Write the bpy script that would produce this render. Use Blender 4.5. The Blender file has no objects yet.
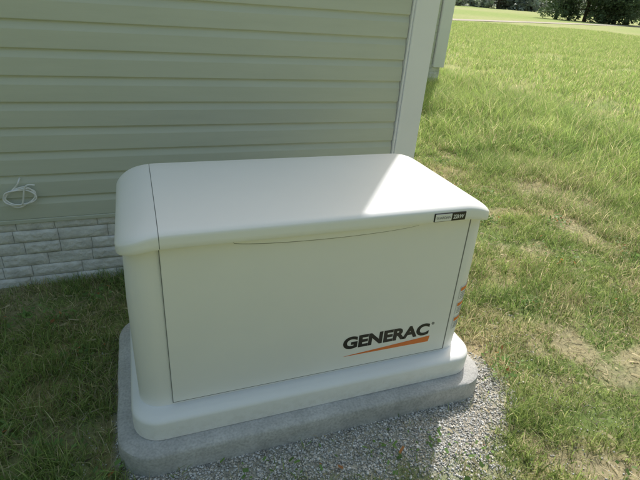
import bpy, math, random
import numpy as np
from mathutils import Matrix, Vector
random.seed(3); rng=np.random.default_rng(7)
sc=bpy.context.scene
# ---------------------------------------------------------------- helpers
def link(o,parent=None):
    sc.collection.objects.link(o)
    if parent: o.parent=parent
    return o
def empty(name):
    e=bpy.data.objects.new(name,None); e.empty_display_size=.2; return link(e)
def mesh_obj(name,verts,faces,mat=None,parent=None,smooth=False):
    me=bpy.data.meshes.new(name); me.from_pydata([tuple(map(float,v)) for v in verts],[],faces); me.update()
    if mat: me.materials.append(mat)
    if smooth: me.polygons.foreach_set("use_smooth",[True]*len(me.polygons))
    return link(bpy.data.objects.new(name,me),parent)
def fast_mesh(name,V,loops,sizes,mat,cols=None,smooth=False):
    me=bpy.data.meshes.new(name)
    me.vertices.add(len(V)); me.vertices.foreach_set("co",V.astype(np.float32).ravel())
    me.loops.add(len(loops)); me.loops.foreach_set("vertex_index",loops.astype(np.int32))
    me.polygons.add(len(sizes)); st=np.concatenate([[0],np.cumsum(sizes)[:-1]]).astype(np.int32)
    me.polygons.foreach_set("loop_start",st)
    me.polygons.foreach_set("loop_total",sizes.astype(np.int32))
    if smooth: me.polygons.foreach_set("use_smooth",np.ones(len(sizes),bool))
    me.update(calc_edges=True); me.validate()
    if cols is not None:
        a=me.color_attributes.new("Col",'FLOAT_COLOR','POINT')
        c=np.ones((len(V),4),np.float32); c[:,:3]=cols; a.data.foreach_set("color",c.ravel())
    me.materials.append(mat); return me
def box(name,lo,hi,mat,parent=None,bevel=0,seg=2):
    x0,y0,z0=lo;x1,y1,z1=hi
    v=[(x0,y0,z0),(x1,y0,z0),(x1,y1,z0),(x0,y1,z0),(x0,y0,z1),(x1,y0,z1),(x1,y1,z1),(x0,y1,z1)]
    f=[(0,3,2,1),(4,5,6,7),(0,1,5,4),(1,2,6,5),(2,3,7,6),(3,0,4,7)]
    o=mesh_obj(name,v,f,mat,parent)
    if bevel:
        m=o.modifiers.new("b",'BEVEL'); m.width=bevel; m.segments=seg; m.limit_method='ANGLE'
    return o
T=rng.random((256,256))
def vn(x,y,s=0):
    x=np.asarray(x,float)+s*17.3; y=np.asarray(y,float)+s*9.7
    xi=np.floor(x).astype(int); yi=np.floor(y).astype(int); fx=x-xi; fy=y-yi
    fx=fx*fx*(3-2*fx); fy=fy*fy*(3-2*fy)
    a=T[xi%256,yi%256];b=T[(xi+1)%256,yi%256];c=T[xi%256,(yi+1)%256];d=T[(xi+1)%256,(yi+1)%256]
    return (a*(1-fx)+b*fx)*(1-fy)+(c*(1-fx)+d*fx)*fy
def fbm(x,y,s=0,o=4):
    r=0;a=.5;t=0
    for i in range(o):
        r=r+a*vn(x*2**i,y*2**i,s+i*3); t+=a; a*=.5
    return r/t
def sstep(a,b,x):
    t=np.clip((x-a)/(b-a),0,1); return t*t*(3-2*t)
# ---------------------------------------------------------------- materials
def newmat(name):
    m=bpy.data.materials.new(name); m.use_nodes=True; nt=m.node_tree
    return m,nt,nt.nodes["Principled BSDF"]
def N(nt,t,**k):
    n=nt.nodes.new(t)
    for a,b in k.items():
        if a in n.inputs: n.inputs[a].default_value=b
        else: setattr(n,a,b)
    return n
def surf(name,col,col2=None,scale=5,rough=.6,bump=0,bscale=60,detail=6,stretch=None,spec=.5,lo=.35,hi=.65,bdist=.002,dirt=None):
    m,nt,b=newmat(name); L=nt.links
    b.inputs["Roughness"].default_value=rough; b.inputs["Specular IOR Level"].default_value=spec
    tc=N(nt,"ShaderNodeTexCoord"); mp=N(nt,"ShaderNodeMapping"); L.new(tc.outputs["Object"],mp.inputs[0])
    if stretch: mp.inputs["Scale"].default_value=stretch
    if col2 is None: b.inputs["Base Color"].default_value=(*col,1)
    else:
        n=N(nt,"ShaderNodeTexNoise",Scale=scale,Detail=detail,Roughness=.6); L.new(mp.outputs[0],n.inputs["Vector"])
        r=N(nt,"ShaderNodeValToRGB"); r.color_ramp.elements[0].position=lo; r.color_ramp.elements[1].position=hi
        r.color_ramp.elements[0].color=(*col,1); r.color_ramp.elements[1].color=(*col2,1)
        L.new(n.outputs[0],r.inputs[0]); out=r.outputs[0]
        if dirt:
            z0,z1,amt,dc=dirt
            sp=N(nt,"ShaderNodeSeparateXYZ"); L.new(tc.outputs["Object"],sp.inputs[0])
            mr=N(nt,"ShaderNodeMapRange"); mr.inputs["From Min"].default_value=z1; mr.inputs["From Max"].default_value=z0
            mr.inputs["To Min"].default_value=0; mr.inputs["To Max"].default_value=amt; L.new(sp.outputs[2],mr.inputs[0])
            nd=N(nt,"ShaderNodeTexNoise",Scale=38.0,Detail=6.0,Roughness=.7); L.new(tc.outputs["Object"],nd.inputs["Vector"])
            rr_=N(nt,"ShaderNodeValToRGB"); rr_.color_ramp.elements[0].position=.42; rr_.color_ramp.elements[1].position=.68; L.new(nd.outputs[0],rr_.inputs[0])
            mu=N(nt,"ShaderNodeMath",operation='MULTIPLY'); L.new(mr.outputs[0],mu.inputs[0]); L.new(rr_.outputs[0],mu.inputs[1])
            mx=N(nt,"ShaderNodeMixRGB"); mx.inputs[2].default_value=(*dc,1); L.new(mu.outputs[0],mx.inputs[0]); L.new(out,mx.inputs[1]); out=mx.outputs[0]
        L.new(out,b.inputs["Base Color"])
    if bump:
        n2=N(nt,"ShaderNodeTexNoise",Scale=bscale,Detail=5.0); L.new(mp.outputs[0],n2.inputs["Vector"])
        bp=N(nt,"ShaderNodeBump",Strength=bump,Distance=bdist); L.new(n2.outputs[0],bp.inputs["Height"]); L.new(bp.outputs[0],b.inputs["Normal"])
    return m
M_gen=surf("powder_coat",(.865,.86,.855),(.885,.88,.875),scale=3,rough=.42,bump=.12,bscale=420,bdist=.0006,dirt=(.09,.19,.35,(.48,.44,.36)))
M_lid=surf("lid_coat",(.865,.86,.85),(.885,.88,.87),scale=3,rough=.45,bump=.12,bscale=420,bdist=.0006)
M_gap=surf("dark_gap",(.22,.22,.215),rough=.9)
M_black=surf("black_vinyl",(.015,.015,.015),rough=.35)
M_orange=surf("orange_vinyl",(.80,.20,.03),rough=.35)
M_white=surf("white_label",(.8,.8,.8),rough=.4)
M_greytxt=surf("grey_print",(.25,.25,.26),rough=.5)
M_trim=surf("white_trim",(.87,.875,.90),(.89,.895,.92),scale=4,rough=.45)
M_side=surf("sage_siding",(.575,.60,.515),(.605,.63,.545),scale=2.5,rough=.5,bump=.25,bscale=22,stretch=(1,9,9),bdist=.0015)
M_block=surf("skirting",(.62,.62,.61),(.82,.82,.81),scale=14,rough=.8,bump=.9,bscale=55,bdist=.007)
M_mortar=surf("mortar",(.45,.45,.44),(.53,.53,.52),scale=20,rough=.9)
M_roof=surf("shingles",(.07,.07,.07),(.13,.12,.11),scale=12,rough=.9)
M_wire=surf("white_cable",(.87,.87,.87),rough=.4)
M_road=surf("gravel_road",(.36,.32,.25),(.47,.43,.36),scale=.6,rough=.9)
def concrete():
    m,nt,b=newmat("concrete"); L=nt.links
    tc=N(nt,"ShaderNodeTexCoord")
    n1=N(nt,"ShaderNodeTexNoise",Scale=6.0,Detail=8.0,Roughness=.7); n2=N(nt,"ShaderNodeTexNoise",Scale=120.0,Detail=3.0)
    v=N(nt,"ShaderNodeTexVoronoi",Scale=90.0)
    for n in(n1,n2,v): L.new(tc.outputs["Object"],n.inputs["Vector"])
    r=N(nt,"ShaderNodeValToRGB"); r.color_ramp.elements[0].position=.32;r.color_ramp.elements[1].position=.68
    r.color_ramp.elements[0].color=(.42,.417,.405,1); r.color_ramp.elements[1].color=(.64,.63,.61,1)
    L.new(n1.outputs[0],r.inputs[0])
    r2=N(nt,"ShaderNodeValToRGB"); r2.color_ramp.elements[0].position=.3;r2.color_ramp.elements[1].position=.6
    r2.color_ramp.elements[0].color=(.6,.6,.6,1)
    L.new(n2.outputs[0],r2.inputs[0])
    mx=N(nt,"ShaderNodeMixRGB",blend_type='MULTIPLY'); mx.inputs[0].default_value=.6
    L.new(r.outputs[0],mx.inputs[1]);L.new(r2.outputs[0],mx.inputs[2]);L.new(mx.outputs[0],b.inputs["Base Color"])
    bp=N(nt,"ShaderNodeBump",Strength=.5,Distance=.003); L.new(n1.outputs[0],bp.inputs["Height"])
    bp2=N(nt,"ShaderNodeBump",Strength=.4,Distance=.002); L.new(v.outputs[0],bp2.inputs["Height"]); L.new(bp.outputs[0],bp2.inputs["Normal"])
    L.new(bp2.outputs[0],b.inputs["Normal"]); b.inputs["Roughness"].default_value=.9
    return m
M_conc=concrete()
def colmat(name,rough=.6,trans=.0,spec=.3,var=0):
    m,nt,b=newmat(name); L=nt.links
    a=N(nt,"ShaderNodeAttribute",attribute_name="Col")
    L.new(a.outputs["Color"],b.inputs["Base Color"]); b.inputs["Roughness"].default_value=rough; b.inputs["Specular IOR Level"].default_value=spec
    if trans:
        t=N(nt,"ShaderNodeBsdfTranslucent"); mx=N(nt,"ShaderNodeMixShader"); mx.inputs[0].default_value=trans
        hs=N(nt,"ShaderNodeHueSaturation",Saturation=1.0,Value=1.4); L.new(a.outputs["Color"],hs.inputs["Color"]); L.new(hs.outputs[0],t.inputs[0])
        L.new(b.outputs[0],mx.inputs[1]);L.new(t.outputs[0],mx.inputs[2]); L.new(mx.outputs[0],nt.nodes["Material Output"].inputs[0])
    return m
M_blade=colmat("grass_blade",.5,.45,.35)
M_leaf=colmat("leaf",.6,.3,.2)
M_stone=colmat("stone",.85)
def groundmat():
    m,nt,b=newmat("lawn_soil"); L=nt.links
    a=N(nt,"ShaderNodeAttribute",attribute_name="Col"); tc=N(nt,"ShaderNodeTexCoord")
    n=N(nt,"ShaderNodeTexNoise",Scale=45.0,Detail=8.0,Roughness=.75); n2=N(nt,"ShaderNodeTexNoise",Scale=1.2,Detail=8.0,Roughness=.7)
    for q in(n,n2): L.new(tc.outputs["Object"],q.inputs["Vector"])
    r=N(nt,"ShaderNodeValToRGB"); r.color_ramp.elements[0].position=.32;r.color_ramp.elements[1].position=.68
    r.color_ramp.elements[0].color=(.5,.5,.5,1); r.color_ramp.elements[1].color=(1.3,1.3,1.25,1)
    L.new(n.outputs[0],r.inputs[0])
    r2=N(nt,"ShaderNodeValToRGB"); r2.color_ramp.elements[0].position=.35;r2.color_ramp.elements[1].position=.65
    r2.color_ramp.elements[0].color=(.8,.86,.8,1); r2.color_ramp.elements[1].color=(1.15,1.1,1.0,1)
    L.new(n2.outputs[0],r2.inputs[0])
    m1=N(nt,"ShaderNodeMixRGB",blend_type='MULTIPLY');m1.inputs[0].default_value=1
    m2=N(nt,"ShaderNodeMixRGB",blend_type='MULTIPLY');m2.inputs[0].default_value=1
    L.new(a.outputs["Color"],m1.inputs[1]);L.new(r.outputs[0],m1.inputs[2]);L.new(m1.outputs[0],m2.inputs[1]);L.new(r2.outputs[0],m2.inputs[2])
    L.new(m2.outputs[0],b.inputs["Base Color"]); b.inputs["Roughness"].default_value=.95; b.inputs["Specular IOR Level"].default_value=.1
    bp=N(nt,"ShaderNodeBump",Strength=.8,Distance=.01);L.new(n.outputs[0],bp.inputs["Height"]);L.new(bp.outputs[0],b.inputs["Normal"])
    return m
M_ground=groundmat()
# ---------------------------------------------------------------- masks
PX0,PX1,PY0,PY1=-.185,1.275,-.09,.70
def rr_sdf(x,y,x0,x1,y0,y1,r):
    qx=np.abs(x-(x0+x1)/2)-(x1-x0)/2+r; qy=np.abs(y-(y0+y1)/2)-(y1-y0)/2+r
    return np.hypot(np.maximum(qx,0),np.maximum(qy,0))+np.minimum(np.maximum(qx,qy),0)-r
def bare(x,y):
    n=fbm(x*3.4,y*3.4,5); m=.75*sstep(.545,.67,n)
    near=sstep(5.5,1.0,np.hypot(x-1.2,y-.2))
    m=m*near
    m=np.maximum(m, .8*np.exp(-(((x-1.62)/.2)**2+((y-.02)/.25)**2))*sstep(.42,.60,fbm(x*7,y*7,2)))
    m=np.maximum(m, .7*np.exp(-(((x-2.0)/.3)**2+((y-1.1)/.18)**2))*sstep(.42,.60,fbm(x*7,y*7,8)))
    m=np.maximum(m, .75*np.exp(-(((x+.42)/.13)**2+((y-.13)/.14)**2))*sstep(.3,.5,fbm(x*6,y*6,8)))
    return m
def gravel(x,y):
    d=rr_sdf(x,y,PX0,PX1,PY0,PY1,.12)
    w=.02+.11*sstep(.05,.9,x)*sstep(.5,.0,y)+.19*sstep(-.2,.1,x)*sstep(.1,-.05,y)*sstep(1.45,1.05,x)
    w=w*(.6+.8*fbm(x*6,y*6,11))
    w=w*sstep(.75,.3,y)
    return sstep(1.2,.5,d/np.maximum(w,.001)+ .5*(fbm(x*22,y*22,4)-.5))
def gz(x,y):
    return (fbm(x*1.6,y*1.6,21)-.5)*.035*sstep(.0,.5,rr_sdf(x,y,PX0,PX1,PY0,PY1,.12))*sstep(60,20,np.hypot(x,y))+.006*gravel(x,y)
# ---------------------------------------------------------------- ground
def axis(lo,hi,step,far):
    c=np.arange(lo,hi+1e-6,step); s=step; a=[hi]; 
    while a[-1]<far: s*=1.18; a.append(a[-1]+s)
    b=[lo]; s=step
    while b[-1]>-far: s*=1.18; b.append(b[-1]-s)
    return np.array(b[:0:-1]+list(c)+a[1:])
gx=axis(-1.6,3.6,.03,2500); gy=axis(-1.0,3.6,.03,2500)
X,Y=np.meshgrid(gx,gy); x=X.ravel(); y=Y.ravel()
Z=gz(x,y)
bm_=bare(x,y)[:,None]; gm=gravel(x,y)[:,None]; dist=np.hypot(x,y)[:,None]
thatch=np.array([.34,.31,.165]); green=np.array([.20,.265,.10]); soil=np.array([.45,.375,.275]); grey=np.array([.47,.455,.425])
k=fbm(x*3,y*3,31)[:,None]
c=thatch*(1-sstep(.35,.65,k))+green*sstep(.35,.65,k)
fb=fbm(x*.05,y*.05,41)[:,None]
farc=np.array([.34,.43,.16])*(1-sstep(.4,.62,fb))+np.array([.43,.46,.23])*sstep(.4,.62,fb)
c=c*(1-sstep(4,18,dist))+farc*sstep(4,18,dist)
c=c*(1-bm_)+soil*bm_; c=c*(1-gm)+grey*gm
nx,ny=len(gx),len(gy)
idx=np.arange(nx*ny).reshape(ny,nx)
q=np.stack([idx[:-1,:-1],idx[:-1,1:],idx[1:,1:],idx[1:,:-1]],-1).reshape(-1,4)
me=fast_mesh("ground",np.stack([x,y,Z],1),q.ravel(),np.full(len(q),4),M_ground,c,True)
link(bpy.data.objects.new("ground",me))
# ---------------------------------------------------------------- grass
def blades(px,py,pz,h,w,cols,lean=.5):
    n=len(px); a=rng.random(n)*6.283; la=rng.random(n)*6.283; ln=h*lean*rng.random(n)**.7*1.4
    wx,wy=np.cos(a)*w/2,np.sin(a)*w/2; lx,ly=np.cos(la)*ln,np.sin(la)*ln
    V=np.zeros((n,5,3))
    for j,(t,ww) in enumerate([(0,1),(.5,.85)]):
        s=t**1.8
        for k_,sg in ((0,-1),(1,1)):
            V[:,j*2+k_,0]=px+lx*s+sg*wx*ww; V[:,j*2+k_,1]=py+ly*s+sg*wy*ww; V[:,j*2+k_,2]=pz+h*t*(1-.12*t)
    V[:,4,0]=px+lx; V[:,4,1]=py+ly; V[:,4,2]=pz+h*(.95-.35*(ln/h)*.6)
    base=np.arange(n)[:,None]*5
    pat=np.array([0,1,3,2, 2,3,4])
    loops=(base+pat).ravel(); sizes=np.tile([4,3],n)
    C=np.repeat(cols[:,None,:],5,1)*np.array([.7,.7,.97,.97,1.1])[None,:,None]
    return V.reshape(-1,3),loops,sizes,C.reshape(-1,3)
def gcols(n,dry,hue=0):
    g1=np.array([.18,.285,.085]);g2=np.array([.38,.46,.155]);st=np.array([.60,.54,.34])
    t=np.clip(rng.random(n)+hue,0,1)[:,None]; c=g1*(1-t)+g2*t
    s=(rng.random(n)<dry)[:,None]; c=np.where(s,st*(.6+.6*rng.random(n)[:,None]),c)
    return c*(.7+.6*rng.random(n)[:,None])
def scatter(N_,x0,x1,y0,y1,dens):
    px=x0+(x1-x0)*rng.random(N_); py=y0+(y1-y0)*rng.random(N_)
    p=dens(px,py); k=rng.random(N_)<p; return px[k],py[k]
def clump(px,py): return sstep(.34,.58,fbm(px*8,py*8,51))
def dens(px,py):
    d=rr_sdf(px,py,PX0,PX1,PY0,PY1,.12)
    p=(1-.95*gravel(px,py))*(1-.78*bare(px,py))*(.25+.75*clump(px,py))
    p=p*(d>.004)*(py<1.245+100*(px>1.58))
    p=p*~((px<5.6)&(py>7.06))
    return p
grass=empty("grass")
sets=[(68000,-1.7,0.0,-.7,1.25,.085,.0033),(20000,-.2,1.4,-.75,.0,.05,.003),(6000,-.2,1.6,.7,1.25,.07,.003),
      (135000,1.2,4.2,-1.1,3.2,.085,.0035),(85000,1.55,6.5,3.0,8.5,.15,.0058),(42000,4.0,8.5,-.5,3.2,.13,.0055)]
for i,(n,x0,x1,y0,y1,h,w) in enumerate(sets):
    px,py=scatter(n,x0,x1,y0,y1,dens); m=len(px)
    hh=h*(.35+.9*rng.random(m))*(.3+1.4*fbm(px*2.6,py*2.6,61))
    hh*=(1-.5*bare(px,py))
    hh*=1+.9*sstep(2.4,5,px)
    dry=.15+.34*sstep(.42,.6,fbm(px*1.8,py*1.8,71))*sstep(6,1.5,np.hypot(px-1.2,py))+.25*bare(px,py)
    cols=gcols(m,dry,.9*(fbm(px*1.1,py*1.1,91)-.5))
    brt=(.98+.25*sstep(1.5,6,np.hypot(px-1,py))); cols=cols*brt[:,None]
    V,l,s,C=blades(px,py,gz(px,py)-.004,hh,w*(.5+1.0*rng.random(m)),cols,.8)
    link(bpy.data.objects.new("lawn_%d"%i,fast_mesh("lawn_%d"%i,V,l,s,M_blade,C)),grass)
n=15000
px,py=scatter(n,-1.6,3.8,-1.0,3.2,lambda a,b:(rr_sdf(a,b,PX0,PX1,PY0,PY1,.12)>.03)*(b<1.22+100*(a>1.62))*(1-.85*gravel(a,b)))
m=len(px); a=rng.random(m)*6.283; L_=.006+.026*rng.random(m)**1.5; w=.0006+.0008*rng.random(m); z=gz(px,py)+.003+.02*rng.random(m)
dx,dy=np.cos(a),np.sin(a); V=np.zeros((m,4,3))
for j,(s1,s2) in enumerate([(-1,-1),(1,-1),(1,1),(-1,1)]):
    V[:,j,0]=px+dx*L_*s1-dy*w*s2; V[:,j,1]=py+dy*L_*s1+dx*w*s2; V[:,j,2]=z+s1*.004*rng.standard_normal(m)
cc=np.array([.56,.50,.35])*(.5+.7*rng.random(m)[:,None])
link(bpy.data.objects.new("straw_litter",fast_mesh("straw_litter",V.reshape(-1,3),np.arange(m*4),np.full(m,4),M_blade,np.repeat(cc,4,0))),grass)
px=[];py=[]
spots=[(.45,-.22,14,.05),(.72,-.24,20,.05),(.9,-.25,22,.05),(1.02,-.33,20,.05),(.2,-.18,10,.05),(-.35,.6,60,.05),(-.6,.95,60,.05),(-.3,1.05,60,.05)]
for i in range(34): spots.append((random.uniform(1.4,3.6),random.uniform(-.7,3.0),random.randint(50,130),random.uniform(.04,.11)))
for i in range(10): spots.append((random.uniform(-1.1,-.25),random.uniform(-.2,1.1),random.randint(30,70),random.uniform(.03,.07)))
for cx,cy,nn,sp in spots:
    px+=list(cx+sp*rng.standard_normal(nn)); py+=list(cy+sp*.8*rng.standard_normal(nn))
px=np.array(px);py=np.array(py); k=(rr_sdf(px,py,PX0,PX1,PY0,PY1,.12)>.01)&((py<1.23)|(px>1.6)); px=px[k];py=py[k]; m=len(px)
r=.004+.008*rng.random(m); z=gz(px,py)+.010+.035*rng.random(m); ang=rng.random(m)*6.28; V=np.zeros((m,6,3)); t1=rng.standard_normal(m)*.5;t2=rng.standard_normal(m)*.5
for j in range(6):
    a=ang+j*math.pi/3; rad=r*(1 if j%3 else .5)
    V[:,j,0]=px+np.cos(a)*rad; V[:,j,1]=py+np.sin(a)*rad; V[:,j,2]=z+rad*(np.cos(a)*t1+np.sin(a)*t2)
cc=np.where((rng.random(m)<.05)[:,None],np.array([.45,.20,.08]),np.array([.18,.30,.09]))*(.7+.6*rng.random(m)[:,None])
link(bpy.data.objects.new("weeds",fast_mesh("weeds",V.reshape(-1,3),np.arange(m*6),np.full(m,6),M_blade,np.repeat(cc,6,0))),grass)
pm=[]
for v in range(3):
    n=7500; px=4*(rng.random(n)-.5); py=4*(rng.random(n)-.5)
    k=rng.random(n)<(.3+.7*sstep(.3,.6,fbm(px*3+v*30,py*3,81))); px=px[k];py=py[k];m=len(px)
    V,l,s,C=blades(px,py,np.zeros(m)-.01,.17*(.4+.9*rng.random(m)),.010*(.6+.8*rng.random(m)),gcols(m,.17)*1.2,.7)
    pm.append(fast_mesh("meadow_patch_%d"%v,V,l,s,M_blade,C))
kk=0
for ix in range(0,11):
    for iy in range(-1,10):
        cx=2.0+ix*3.4+random.uniform(-.4,.4); cy=1.5+iy*3.4+random.uniform(-.4,.4)
        if cx<8.3 and cy<7.5 and not cx>6.5: continue
        if cx<7.9 and cy<11.5: continue
        if cx<7.7: continue
        if abs(cy-(cx*.42+26.5))<3.5: continue
        o=bpy.data.objects.new("meadow_%d"%kk,pm[kk%3]); kk+=1; o.location=(cx,cy,0); o.rotation_euler=(0,0,random.random()*6.28); link(o,grass)
# ---------------------------------------------------------------- gravel
t=(1+5**.5)/2
ico=np.array([(-1,t,0),(1,t,0),(-1,-t,0),(1,-t,0),(0,-1,t),(0,1,t),(0,-1,-t),(0,1,-t),(t,0,-1),(t,0,1),(-t,0,-1),(-t,0,1)])/1.9
icf=np.array([(0,11,5),(0,5,1),(0,1,7),(0,7,10),(0,10,11),(1,5,9),(5,11,4),(11,10,2),(10,7,6),(7,1,8),(3,9,4),(3,4,2),(3,2,6),(3,6,8),(3,8,9),(4,9,5),(2,4,11),(6,2,10),(8,6,7),(9,8,1)])
px,py=scatter(110000,-.35,1.8,-.6,.75,lambda a,b:(.04+.96*gravel(a,b))*(rr_sdf(a,b,PX0,PX1,PY0,PY1,.12)>.003))
px=px[:23000];py=py[:23000];m=len(px)
sz=.0014+.0036*rng.random(m)**2.4
V=ico[None]*(1+.35*rng.standard_normal((m,12,1))*.6)*sz[:,None,None]*np.stack([.8+.6*rng.random(m),.8+.6*rng.random(m),.5+.5*rng.random(m)],1)[:,None,:]
a=rng.random(m)*6.28; ca,sa=np.cos(a)[:,None],np.sin(a)[:,None]
V=np.stack([V[...,0]*ca-V[...,1]*sa,V[...,0]*sa+V[...,1]*ca,V[...,2]],-1)
V+=np.stack([px,py,gz(px,py)+.001+.003*rng.random(m)],1)[:,None,:]
cc=np.clip(.54+.14*rng.standard_normal(m),.17,.82)[:,None]*np.where((rng.random(m)<.3)[:,None],np.array([1,.93,.82]),np.array([1,.99,.965]))
link(bpy.data.objects.new("gravel",fast_mesh("gravel",V.reshape(-1,3),(np.arange(m)[:,None,None]*12+icf[None]).ravel(),np.full(m*20,3),M_stone,np.repeat(cc,12,0))))
# ---------------------------------------------------------------- loft helpers
def ring(x0,x1,y0,y1,r,seg=10,side=1):
    pts=[]
    for cx,cy,a0 in [(x1-r,y0+r,-90),(x1-r,y1-r,0),(x0+r,y1-r,90),(x0+r,y0+r,180)]:
        for i in range(seg+1):
            a=math.radians(a0+90*i/seg); pts.append((cx+r*math.cos(a),cy+r*math.sin(a)))
    out=[]
    for i in range(len(pts)):
        p,q=pts[i],pts[(i+1)%len(pts)]; d=math.hypot(q[0]-p[0],q[1]-p[1]); k=max(1,int(d/side))
        for j in range(k): out.append((p[0]+(q[0]-p[0])*j/k,p[1]+(q[1]-p[1])*j/k))
    return out
def loft(name,secs,mat,parent,seg=10,side=1,disp=None,smooth=True):
    V=[];F=[]
    x0,x1,y0,y1,r,z=secs[0]; ref=ring(x0,x1,y0,y1,r,seg,side); n=len(ref); X0,X1,Y0,Y1,R0=secs[0][:5]
    def mp(v,A0,A1,ra,B0,B1,rb):
        if v<A0+ra: return B0+(v-A0)/ra*rb
        if v>A1-ra: return B1-(A1-v)/ra*rb
        return B0+rb+(v-A0-ra)/(A1-A0-2*ra)*(B1-B0-2*rb)
    for (x0,x1,y0,y1,r,z) in secs:
        for (a,b) in ref: V.append([mp(a,X0,X1,R0,x0,x1,r),mp(b,Y0,Y1,R0,y0,y1,r),z])
    V=np.array(V)
    if disp: V=disp(V)
    for s in range(len(secs)-1):
        for i in range(n):
            j=(i+1)%n; F.append((s*n+i,s*n+j,(s+1)*n+j,(s+1)*n+i))
    F.append(tuple(range((len(secs)-1)*n,len(secs)*n))); F.append(tuple(range(n))[::-1])
    o=mesh_obj(name,V,F,mat,parent,smooth)
    if smooth:
        m=o.modifiers.new("e",'EDGE_SPLIT'); m.split_angle=math.radians(40)
    return o
# ---------------------------------------------------------------- concrete pad
def pdisp(V):
    x,y,z=V[:,0],V[:,1],V[:,2]; d=(fbm(x*14+z*30,y*14+z*40,3)-.5)*.006*(z<.095)
    cx,cy=(PX0+PX1)/2,(PY0+PY1)/2; L=np.hypot(x-cx,y-cy)
    V[:,0]+=(x-cx)/L*d; V[:,1]+=(y-cy)/L*d; V[:,2]+=(fbm(x*6,y*6,9)-.5)*.003*(z>.06)
    return V
S=lambda e,r,z:(PX0-e,PX1+e,PY0-e,PY1+e,r,z)
loft("concrete_pad",[S(.006,.13,-.05),S(.006,.13,0),S(.006,.13,.03),S(.005,.13,.060),S(.004,.13,.086),S(.001,.125,.094),S(-.006,.12,.099),S(-.018,.11,.101)],M_conc,None,seg=10,side=.022,disp=pdisp)
# ---------------------------------------------------------------- generator
G=empty("standby_generator")
B=lambda e,r,z:(-.135+e,1.230-e,-.035+e,.635-e,r,z)
loft("base_skirt",[B(.004,.10,.100),B(0,.10,.104),B(0,.10,.172),B(.003,.10,.180),B(.010,.095,.186),B(.024,.09,.190),B(.03,.085,.191)],M_gen,G)
BX1=1.180
E=lambda e,r,z:(-.106+e,BX1-e,.032+e*.5,.585-e*.5,r,z)
loft("body_shell",[E(0,.080,.188),E(0,.080,.4),E(.001,.080,.6),E(.008,.080,.80),E(.02,.075,.835)],M_gen,G)
def slab(name,pts,y,th,mat,bev=.003):
    n=len(pts); V=[(a,y,b) for a,b in pts]+[(a,y+th,b) for a,b in pts]
    F=[tuple(range(n)),tuple(range(2*n-1,n-1,-1))]+[(i,i+n,(i+1)%n+n,(i+1)%n) for i in range(n)]
    o=mesh_obj(name,V,F,mat,G)
    if bev:
        m=o.modifiers.new("b",'BEVEL');m.width=bev;m.segments=3;m.limit_method='ANGLE'
    return o
FP=[(.004,.205),(1.088,.205),(1.074,.812),(.004,.812)]
slab("panel_gasket",[(.0018,.2012),(1.0945,.2012),(1.0805,.815),(.0018,.815)],.0285,.01,M_gap,0)
slab("front_panel",FP,.0255,.01,M_gen,.0025)
pts=[]
for i in range(33):
    u=i/32; xx=.20+u*.68; pts.append((xx,.820-.027*min(1,math.sin(math.pi*u)**.40)))
pts+=[(.88,.83),(.20,.83)]
slab("pull_lip",[(a,b) for a,b in pts],.0150,.008,M_gen,.0015)
slab("pull_shadow_gap",[(a,b-.0056) if b<.82 else (a,b) for a,b in pts],.0232,.003,M_gap,0)
# lid
LX0,LX1,LY0,LY1=-.113,1.163,-.008,.600
def lidpart(name,xa,xb,enda,endb,shr=0.,mat=M_lid):
    R=.075
    nx=14 if xb-xa<.3 else 60
    xs=[]
    for i in range(nx+1):
        u=i/nx
        if enda and not endb and xb-xa<.3: u=u**2
        xs.append(xa+(xb-xa)*u)
    if endb:
        xs=[x_ for x_ in xs if x_<LX1-.12]+[LX1-.12*(1-((i/14)))**2 for i in range(15)]
    V=[];rows=[]
    def topz(x_,y_):
        de=min(x_-LX0,LX1-x_)
        dr=max(0,1-de/.14)**2*.027
        d=max(0,-float(rr_sdf(np.array(x_),np.array(y_),LX0,LX1,LY0,LY1,R)))
        h=.012*(1-math.exp(-d/.008))+.016*(1-math.exp(-d/.07))
        h-=max(0,1-de/.14)**2*.012
        return .861+h-dr, dr
    for x_ in xs:
        de=min(x_-LX0,LX1-x_); ins=0
        if de<R: ins=R-math.sqrt(max(0,R*R-(R-de)**2))
        a=LY0+ins+shr; b=LY1-ins-shr
        row=[]
        _,dr=topz(x_,.3)
        dd=max(0,1-de/.14)**2*.012
        row.append((x_,a+.012,.824-dr)); row.append((x_,a+.002,.8245-dr)); row.append((x_,a,.8275-dr)); row.append((x_,a,.842-dr-dd*.5))
        row.append((x_,a+.0012,.8565-dr-dd))
        vs=[0,.004,.012,.022,.035,.05,.075,.1,.15,.2,.3,.4,.5]
        for t_ in vs+[1-v for v in vs[:-1]][::-1]:
            yy=a+.002+(b-a-.004)*t_; row.append((x_,yy,topz(x_,yy)[0]-shr))
        row+=[(x_,b-.0012,.8565-dr-dd),(x_,b,.842-dr-dd*.5),(x_,b,.8275-dr),(x_,b-.002,.8245-dr),(x_,b-.012,.824-dr)]
        rows.append(row)
    m=len(rows[0]); V=[p for r in rows for p in r]; F=[]
    for i in range(len(rows)-1):
        for j in range(m-1): F.append((i*m+j,(i+1)*m+j,(i+1)*m+j+1,i*m+j+1))
        F.append((i*m,i*m+m-1,(i+1)*m+m-1,(i+1)*m))
    F.append(tuple(range(m))[::1]); F.append(tuple(range((len(rows)-1)*m,len(rows)*m))[::-1])
    o=mesh_obj(name,V,F,mat,G,True)
    md=o.modifiers.new("e",'EDGE_SPLIT'); md.split_angle=math.radians(50)
    return o
M_seam=surf("seam_grey",(.26,.26,.25),rough=.8)
lidpart("lid_end_cap",LX0,.0040,True,False)
lidpart("lid_top",.0062,LX1,False,True)
lidpart("lid_seam_core",-.03,.05,False,False,.003,M_seam)
yb=LY0-.0025
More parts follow.
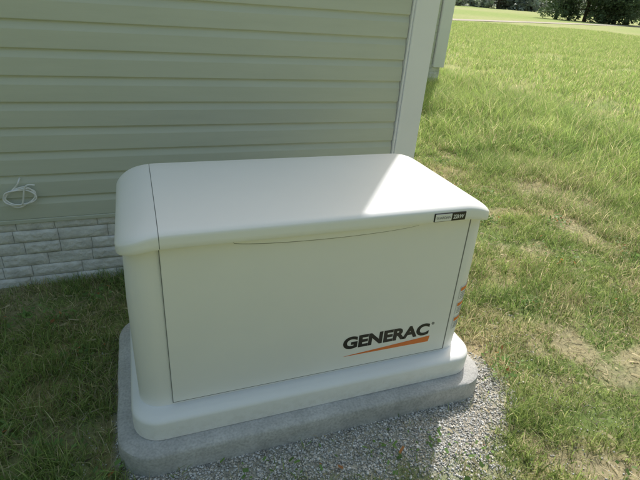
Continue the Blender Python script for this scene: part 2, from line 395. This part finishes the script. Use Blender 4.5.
box("badge_plate",(.893,yb,.827),(1.020,LY0+.004,.8585),M_black,G,.002)
box("badge_white",(.8965,yb-.0012,.8295),(.962,yb+.001,.856),M_white,G,.0008)
def text(name,s,x0,x1,z0,z1,y,mat,off=0.0,th=.0006):
    cu=bpy.data.curves.new(name,'FONT'); cu.body=s; cu.extrude=.01; cu.offset=off; cu.resolution_u=6
    o=bpy.data.objects.new(name,cu); sc.collection.objects.link(o)
    dg=bpy.context.evaluated_depsgraph_get(); me=bpy.data.meshes.new_from_object(o.evaluated_get(dg)); bpy.data.objects.remove(o)
    n=len(me.vertices); co=np.zeros(n*3); me.vertices.foreach_get("co",co); co=co.reshape(-1,3)
    mn,mx=co.min(0),co.max(0)
    out=np.stack([x0+(co[:,0]-mn[0])/(mx[0]-mn[0])*(x1-x0), y+th*(.5-(co[:,2]-mn[2])/(mx[2]-mn[2])), z0+(co[:,1]-mn[1])/(mx[1]-mn[1])*(z1-z0)],1)
    me.vertices.foreach_set("co",out.ravel()); me.materials.clear(); me.materials.append(mat); me.update()
    ob=bpy.data.objects.new(name,me); return link(ob,G)
text("badge_series_text","GUARDIAN",.901,.957,.8385,.8475,yb-.0015,M_greytxt,.01)
text("badge_power_text","22kW",.969,1.012,.8355,.8505,yb-.0004,M_white,.02)
yp=.0255
text("logo_lettering","GENERAC",.625,1.000,.298,.357,yp-.0006,M_black,.045)
text("registered_mark","®",1.007,1.020,.345,.358,yp-.0006,M_black,.0)
sl=[]
for i in range(0,13):
    u=i/12; sl.append((.632+u*.374,.2645-.003*u))
for i in range(12,0,-1):
    u=i/12; sl.append((.632+u*.378,.2660-.003*u+.0275*u**1.1))
slab("logo_stripe",sl,yp-.0009,.0007,M_orange,0)
def corner_patch(name,a0,a1,z0,z1,mat,lift):
    cx,cy,r=BX1-.080,.032+.080,.080+lift; V=[];F=[];k=12
    for i in range(k+1):
        a=math.radians(a0+(a1-a0)*i/k); V+=[(cx+r*math.cos(a),cy+r*math.sin(a),z0),(cx+r*math.cos(a),cy+r*math.sin(a),z1)]
    for i in range(k): F.append((2*i,2*i+2,2*i+3,2*i+1))
    mesh_obj(name,V,F,mat,G,True)
def label(n,z0,z1,head,a0=-80,a1=-6):
    h=z1-z0
    corner_patch("label_"+n,a0,a1,z0,z1,M_white,.0012)
    corner_patch("label_head_"+n,a0+2,a1-2,z1-h*.32,z1-.004,head,.0018)
    for k in range(4): corner_patch("label_line_%s%d"%(n,k),a0+5,a1-6-8*(k%2),z0+h*(.1+.14*k),z0+h*(.15+.14*k),M_greytxt,.0018)
label("a",.440,.505,M_orange);label("b",.370,.430,M_orange);label("c",.295,.357,M_orange)
# ---------------------------------------------------------------- house
H=empty("vinyl_sided_house")
def siding(name,length,z0,z1,loc,rotz,course=.1143):
    rows=[];z=z0
    while z<z1-1e-4:
        t=z+course
        rows+=[(-.0015,z+.0005),(-.0115,z+.0),(-.0130,z+.003),(-.0130,z+.010),(-.0122,z+course*.66),(-.0110,z+course*.70),(-.0040,z+course*.90),(-.0030,min(t,z1+.1))]
        z+=course
    V=[];F=[]
    for (yy,zz) in rows: V+= [(0,yy,zz),(length,yy,zz)]
    for i in range(len(rows)-1): F.append((2*i,2*i+1,2*i+3,2*i+2))
    o=mesh_obj(name,V,F,M_side,H); o.location=loc; o.rotation_euler=(0,0,rotz); return o
WY=1.262; WH=3.05; SZ=.385
def wallbox(n,lo,hi,m=M_mortar): return box(n,lo,hi,m,H)
siding("siding_front",8.405,SZ,WH,(-7,WY,0),0)
siding("siding_side",5.7,SZ,WH,(1.56-.012,1.38,0),math.radians(90))
siding("siding_wing",3.85,SZ,WH,(1.5,7.11,0),0)
siding("siding_wing_side",5.0,SZ,WH,(5.57-.012,7.2,0),math.radians(90))
wallbox("core_main",(-7,WY+.004,-.1),(1.545,12,WH)); wallbox("core_wing",(1.547,7.115,-.1),(5.55,12.2,WH))
def post(n,x1,y0,w=.125):
    box(n,(x1-w,y0,SZ-.05),(x1,y0+.05,WH),M_trim,H,.004)
    box(n+"_return",(x1-.05,y0+.0505,SZ-.05),(x1-.001,y0+w,WH),M_trim,H,.004)
    box(n+"_channel",(x1-w-.012,y0+.010,SZ-.03),(x1-w-.0005,y0+.04,WH),M_trim,H,.002)
post("corner_post",1.563,1.226,.143); post("wing_corner_post",5.62,7.075,.23)
def bricks(n,length,loc,rotz,fine=True):
    V=[];F=[]; ch=.0675; z=-.02
    R=random.Random(4); nxs,nzs=(14,6) if fine else (4,2)
    while z<SZ-.02:
        xx=-R.random()*.2
        while xx<length:
            bl=R.uniform(.13,.24); a=max(xx,0)+.001;b=min(xx+bl,length)-.001
            if b-a>.02:
                b0=len(V); d0=R.uniform(.003,.010)
                for j in range(nzs+1):
                    for i in range(nxs+1):
                        u=i/nxs;v=j/nzs; e=(0 if (i in(0,nxs) or j in(0,nzs)) else 1)
                        V.append((a+(b-a)*u,-(.002+e*(d0+R.uniform(-.0028,.0028))),z+.001+(min(ch,SZ-z)-.002)*v+e*R.uniform(-.002,.002)))
                for j in range(nzs):
                    for i in range(nxs):
                        q=b0+j*(nxs+1)+i; F.append((q,q+1,q+nxs+2,q+nxs+1))
            xx+=bl
        z+=ch
    o=mesh_obj(n,V,F,M_block,H,True); o.location=loc; o.rotation_euler=(0,0,rotz); return o
bricks("skirting_front",8.5,(-7,WY+.002,0),0); bricks("skirting_side",5.7,(1.547,1.3,0),math.radians(90),False)
bricks("skirting_wing",4.0,(1.56,7.113,0),0,False); bricks("skirting_wing_side",5.0,(5.552,7.12,0),math.radians(90),False)
box("starter_strip",(-7,WY-.016,SZ-.022),(1.405,WY+.0,SZ-.001),M_side,H,.003)
def roof(n,x0,x1,y0,y1,z,rise,oh=.15):
    yc=(y0+y1)/2; a,b=x0-oh,x1+oh; c,d=y0-oh,y1+oh; zz=z
    V=[(a,c,zz),(b,c,zz),(b,d,zz),(a,d,zz),(a,c,zz+.16),(b,c,zz+.16),(b,d,zz+.16),(a,d,zz+.16),(a,yc,zz+rise),(b,yc,zz+rise)]
    mesh_obj(n,V,[(0,3,2,1),(0,1,5,4),(2,3,7,6),(1,2,6,9,5),(0,4,8,7,3)],M_trim,H)
    mesh_obj(n+"_shingles",[(a-.02,c-.03,zz+.15),(b+.02,c-.03,zz+.15),(b+.02,yc,zz+rise+.02),(a-.02,yc,zz+rise+.02),(a-.02,d+.03,zz+.15),(b+.02,d+.03,zz+.15)],[(0,1,2,3),(3,2,5,4)],M_roof,H)
roof("roof_main",-7,1.56,1.262,12,WH+.002,1.9); roof("roof_wing",1.9,5.57,7.11,12,WH+.006,1.1)
def curve(name,pts,r,mat,parent=None):
    cu=bpy.data.curves.new(name,'CURVE'); cu.dimensions='3D'; cu.bevel_depth=r; cu.bevel_resolution=3
    s=cu.splines.new('NURBS'); s.points.add(len(pts)-1); s.use_endpoint_u=True; s.order_u=4
    for p,q_ in zip(s.points,pts): p.co=(*q_,1)
    cu.materials.append(mat); return link(bpy.data.objects.new(name,cu),parent)
pts=[(-.575,WY+.01,.60),(-.575,WY-.03,.598),(-.578,WY-.04,.585)]
for i in range(0,85):
    a=math.radians(100+i*15); k=i/85; rr=.060-.011*math.sin(i*.55)-.008*k
    pts.append((-.585+rr*math.cos(a)*1.05+.004*math.sin(i*.9),WY-.028-.012*k-.003*math.sin(i*.7),.512+rr*math.sin(a)*.86))
pts+=[(-.56,WY-.045,.56),(-.545,WY-.05,.585),(-.51,WY-.05,.575)]
curve("cable_coil",pts,.0036,M_wire)
# ---------------------------------------------------------------- road
def strip(name,p0,p1,w,z,mat):
    d=Vector(p1)-Vector(p0); n=Vector((-d.y,d.x)).normalized()*w/2; V=[];F=[];k=60
    for i in range(k+1):
        t_=i/k; p=Vector(p0)+d*t_; wob=math.sin(t_*23)*.3
        V+=[(p.x+n.x*(1+.08*math.sin(t_*70))+wob*.2,p.y+n.y+wob,z),(p.x-n.x,p.y-n.y*(1+.1*math.sin(t_*55))+wob,z)]
    for i in range(k): F.append((2*i,2*i+1,2*i+3,2*i+2))
    return mesh_obj(name,V,F,mat)
strip("road",(-60,1.5),(260,136),2.2,.03,M_road)
# ---------------------------------------------------------------- trees
def treemesh(name,h,seed,leaf=.45,n=5200,col=(.055,.09,.035),zlo=.10):
    R=np.random.default_rng(seed); th=h*.2
    V=[];F=[];C=[]
    def limb(p0,p1,r0,r1,s=7):
        p0=np.array(p0);p1=np.array(p1); d=p1-p0; d=d/np.linalg.norm(d); u=np.cross(d,[.3,.9,.1]); u/=np.linalg.norm(u); v=np.cross(d,u); b=len(V)
        for p,r in((p0,r0),(p1,r1)):
            for i in range(s): a=6.283*i/s; V.append(tuple(p+r*(u*math.cos(a)+v*math.sin(a)))); C.append((.12,.10,.08))
        for i in range(s): F.append((b+i,b+(i+1)%s,b+s+(i+1)%s,b+s+i))
    limb((0,0,-.3),(0,0,th),h*.035,h*.026); limb((0,0,th),(.1,.1,h*.75),h*.026,h*.008)
    lobes=[]
    for i in range(15):
        a=R.random()*6.28; rr=h*(.14+.22*R.random()); z=h*(zlo+(.8-zlo)*((i+R.random())/15)); c_=(math.cos(a)*rr,math.sin(a)*rr,z)
        limb((0,0,th+max(0,z-th)*.4),c_,h*.014,h*.004); lobes.append((c_,h*(.12+.09*R.random()),.7+.6*R.random()))
    lobes.append(((0,0,h*.85),h*.15,1.1))
    w=np.array([l[1]**2 for l in lobes]); w/=w.sum(); ch=R.choice(len(lobes),n,p=w)
    for k_ in ch:
        c_,r,br=lobes[k_]; d=R.standard_normal(3); d/=np.linalg.norm(d); rad=r*(.55+.55*R.random()**.6)
        p=np.array(c_)+d*rad*np.array([1,1,.8]); a=R.standard_normal(3);a/=np.linalg.norm(a); b_=np.cross(a,R.standard_normal(3)); b_/=np.linalg.norm(b_)
        s=leaf*(.5+.8*R.random()); b=len(V); V.extend([tuple(p-a*s*.5),tuple(p+b_*s*.35),tuple(p+a*s*.5),tuple(p-b_*s*.35)]); F.append((b,b+1,b+2,b+3))
        cc=np.array(col)*br*(.7+.6*R.random()); C.extend([tuple(cc)]*4)
    V=np.array(V);C=np.array(C); loops=np.array([i for f in F for i in f]); sizes=np.array([len(f) for f in F])
    return fast_mesh(name,V,loops,sizes,M_leaf,C)
tm=[treemesh("tree_mesh_%d"%i,10,i+5,zlo=.07,col=(.13,.18,.11)) for i in range(3)]  # leaf green lightened: some distance haze painted into the colour
tf=[treemesh("far_tree_mesh_%d"%i,10,i+15,leaf=.9,n=1400,col=(.36,.40,.36),zlo=.05) for i in range(3)]  # pale grey-green leaves: aerial haze is painted into their colour
for i,(x_,y_,s) in enumerate([(65,66,.8),(68,63,1.0),(71,60,.9),(76,62,1.1)]):
    o=bpy.data.objects.new("deciduous_tree",tm[i%3]); o.location=(x_,y_,0); o.scale=(s,s,s*.9); o.rotation_euler=(0,0,i*1.3); link(o)
wl=empty("distant_treeline")
i=0
for az in np.arange(-20,130,1.5):
    for rr in (230,):
        a=math.radians(az+random.uniform(-.5,.5)); r_=rr+random.uniform(-15,25)+40*math.sin(az*.13)
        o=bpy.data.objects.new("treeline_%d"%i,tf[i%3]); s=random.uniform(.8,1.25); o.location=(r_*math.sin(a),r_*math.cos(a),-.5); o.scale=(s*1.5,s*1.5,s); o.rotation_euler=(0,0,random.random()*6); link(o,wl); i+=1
M_hill=surf("hill_haze",(.30,.34,.31),(.35,.39,.35),scale=.02,rough=1)  # haze over the far hills is mixed into this base colour
V=[];F=[];k=90
for j,(rr,zf) in enumerate([(420,0),(700,.6),(1100,1)]):
    for i in range(k+1):
        a=math.radians(-40+200*i/k); z=-3+zf*(30+16*math.sin(i*.31)+9*math.sin(i*.83+1)); V.append((rr*math.sin(a),rr*math.cos(a),z))
for j in range(2):
    for i in range(k): b=j*(k+1)+i; F.append((b,b+1,b+k+2,b+k+1))
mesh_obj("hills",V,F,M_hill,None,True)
# ---------------------------------------------------------------- light
EL=math.radians(46); AZ=math.radians(37.0)
w=bpy.data.worlds.new("World"); sc.world=w; w.use_nodes=True; nt=w.node_tree; bg=nt.nodes["Background"]
sky=nt.nodes.new("ShaderNodeTexSky"); sky.sky_type='NISHITA'; sky.sun_disc=False; sky.sun_elevation=EL; sky.sun_rotation=AZ; sky.dust_density=8.0; sky.air_density=3.0; sky.ozone_density=6.0
nt.links.new(sky.outputs[0],bg.inputs[0]); bg.inputs[1].default_value=.15
s=bpy.data.lights.new("sun",'SUN'); s.energy=3.7; s.angle=math.radians(1.0); s.color=(1,.97,.94)
so=bpy.data.objects.new("sun",s); link(so)
S_=Vector((math.sin(AZ)*math.cos(EL),math.cos(AZ)*math.cos(EL),math.sin(EL))); so.rotation_euler=(-S_).to_track_quat('-Z','Y').to_euler(); so.location=S_*30
# ---------------------------------------------------------------- camera
h,p,r=math.radians(22),math.radians(27.6),math.radians(4.7)
Hh=np.array([math.sin(h),math.cos(h),0]);Rh=np.array([math.cos(h),-math.sin(h),0]);Zz=np.array([0,0,1.])
F_=math.cos(p)*Hh-math.sin(p)*Zz; U0=math.sin(p)*Hh+math.cos(p)*Zz
Rr=math.cos(r)*Rh+math.sin(r)*U0; Uu=-math.sin(r)*Rh+math.cos(r)*U0
cam=bpy.data.cameras.new("camera"); co=bpy.data.objects.new("camera",cam); link(co)
M=Matrix.Identity(4)
for i in range(3): M[i][0]=Rr[i];M[i][1]=Uu[i];M[i][2]=-F_[i]
M[0][3],M[1][3],M[2][3]=-.015,-1.242,1.5
co.matrix_world=M; cam.sensor_width=36; cam.lens=478/640*36; cam.clip_end=6000; cam.clip_start=.02
sc.camera=co
sc.view_settings.view_transform='Standard'; sc.view_settings.look='None'; sc.view_settings.exposure=0
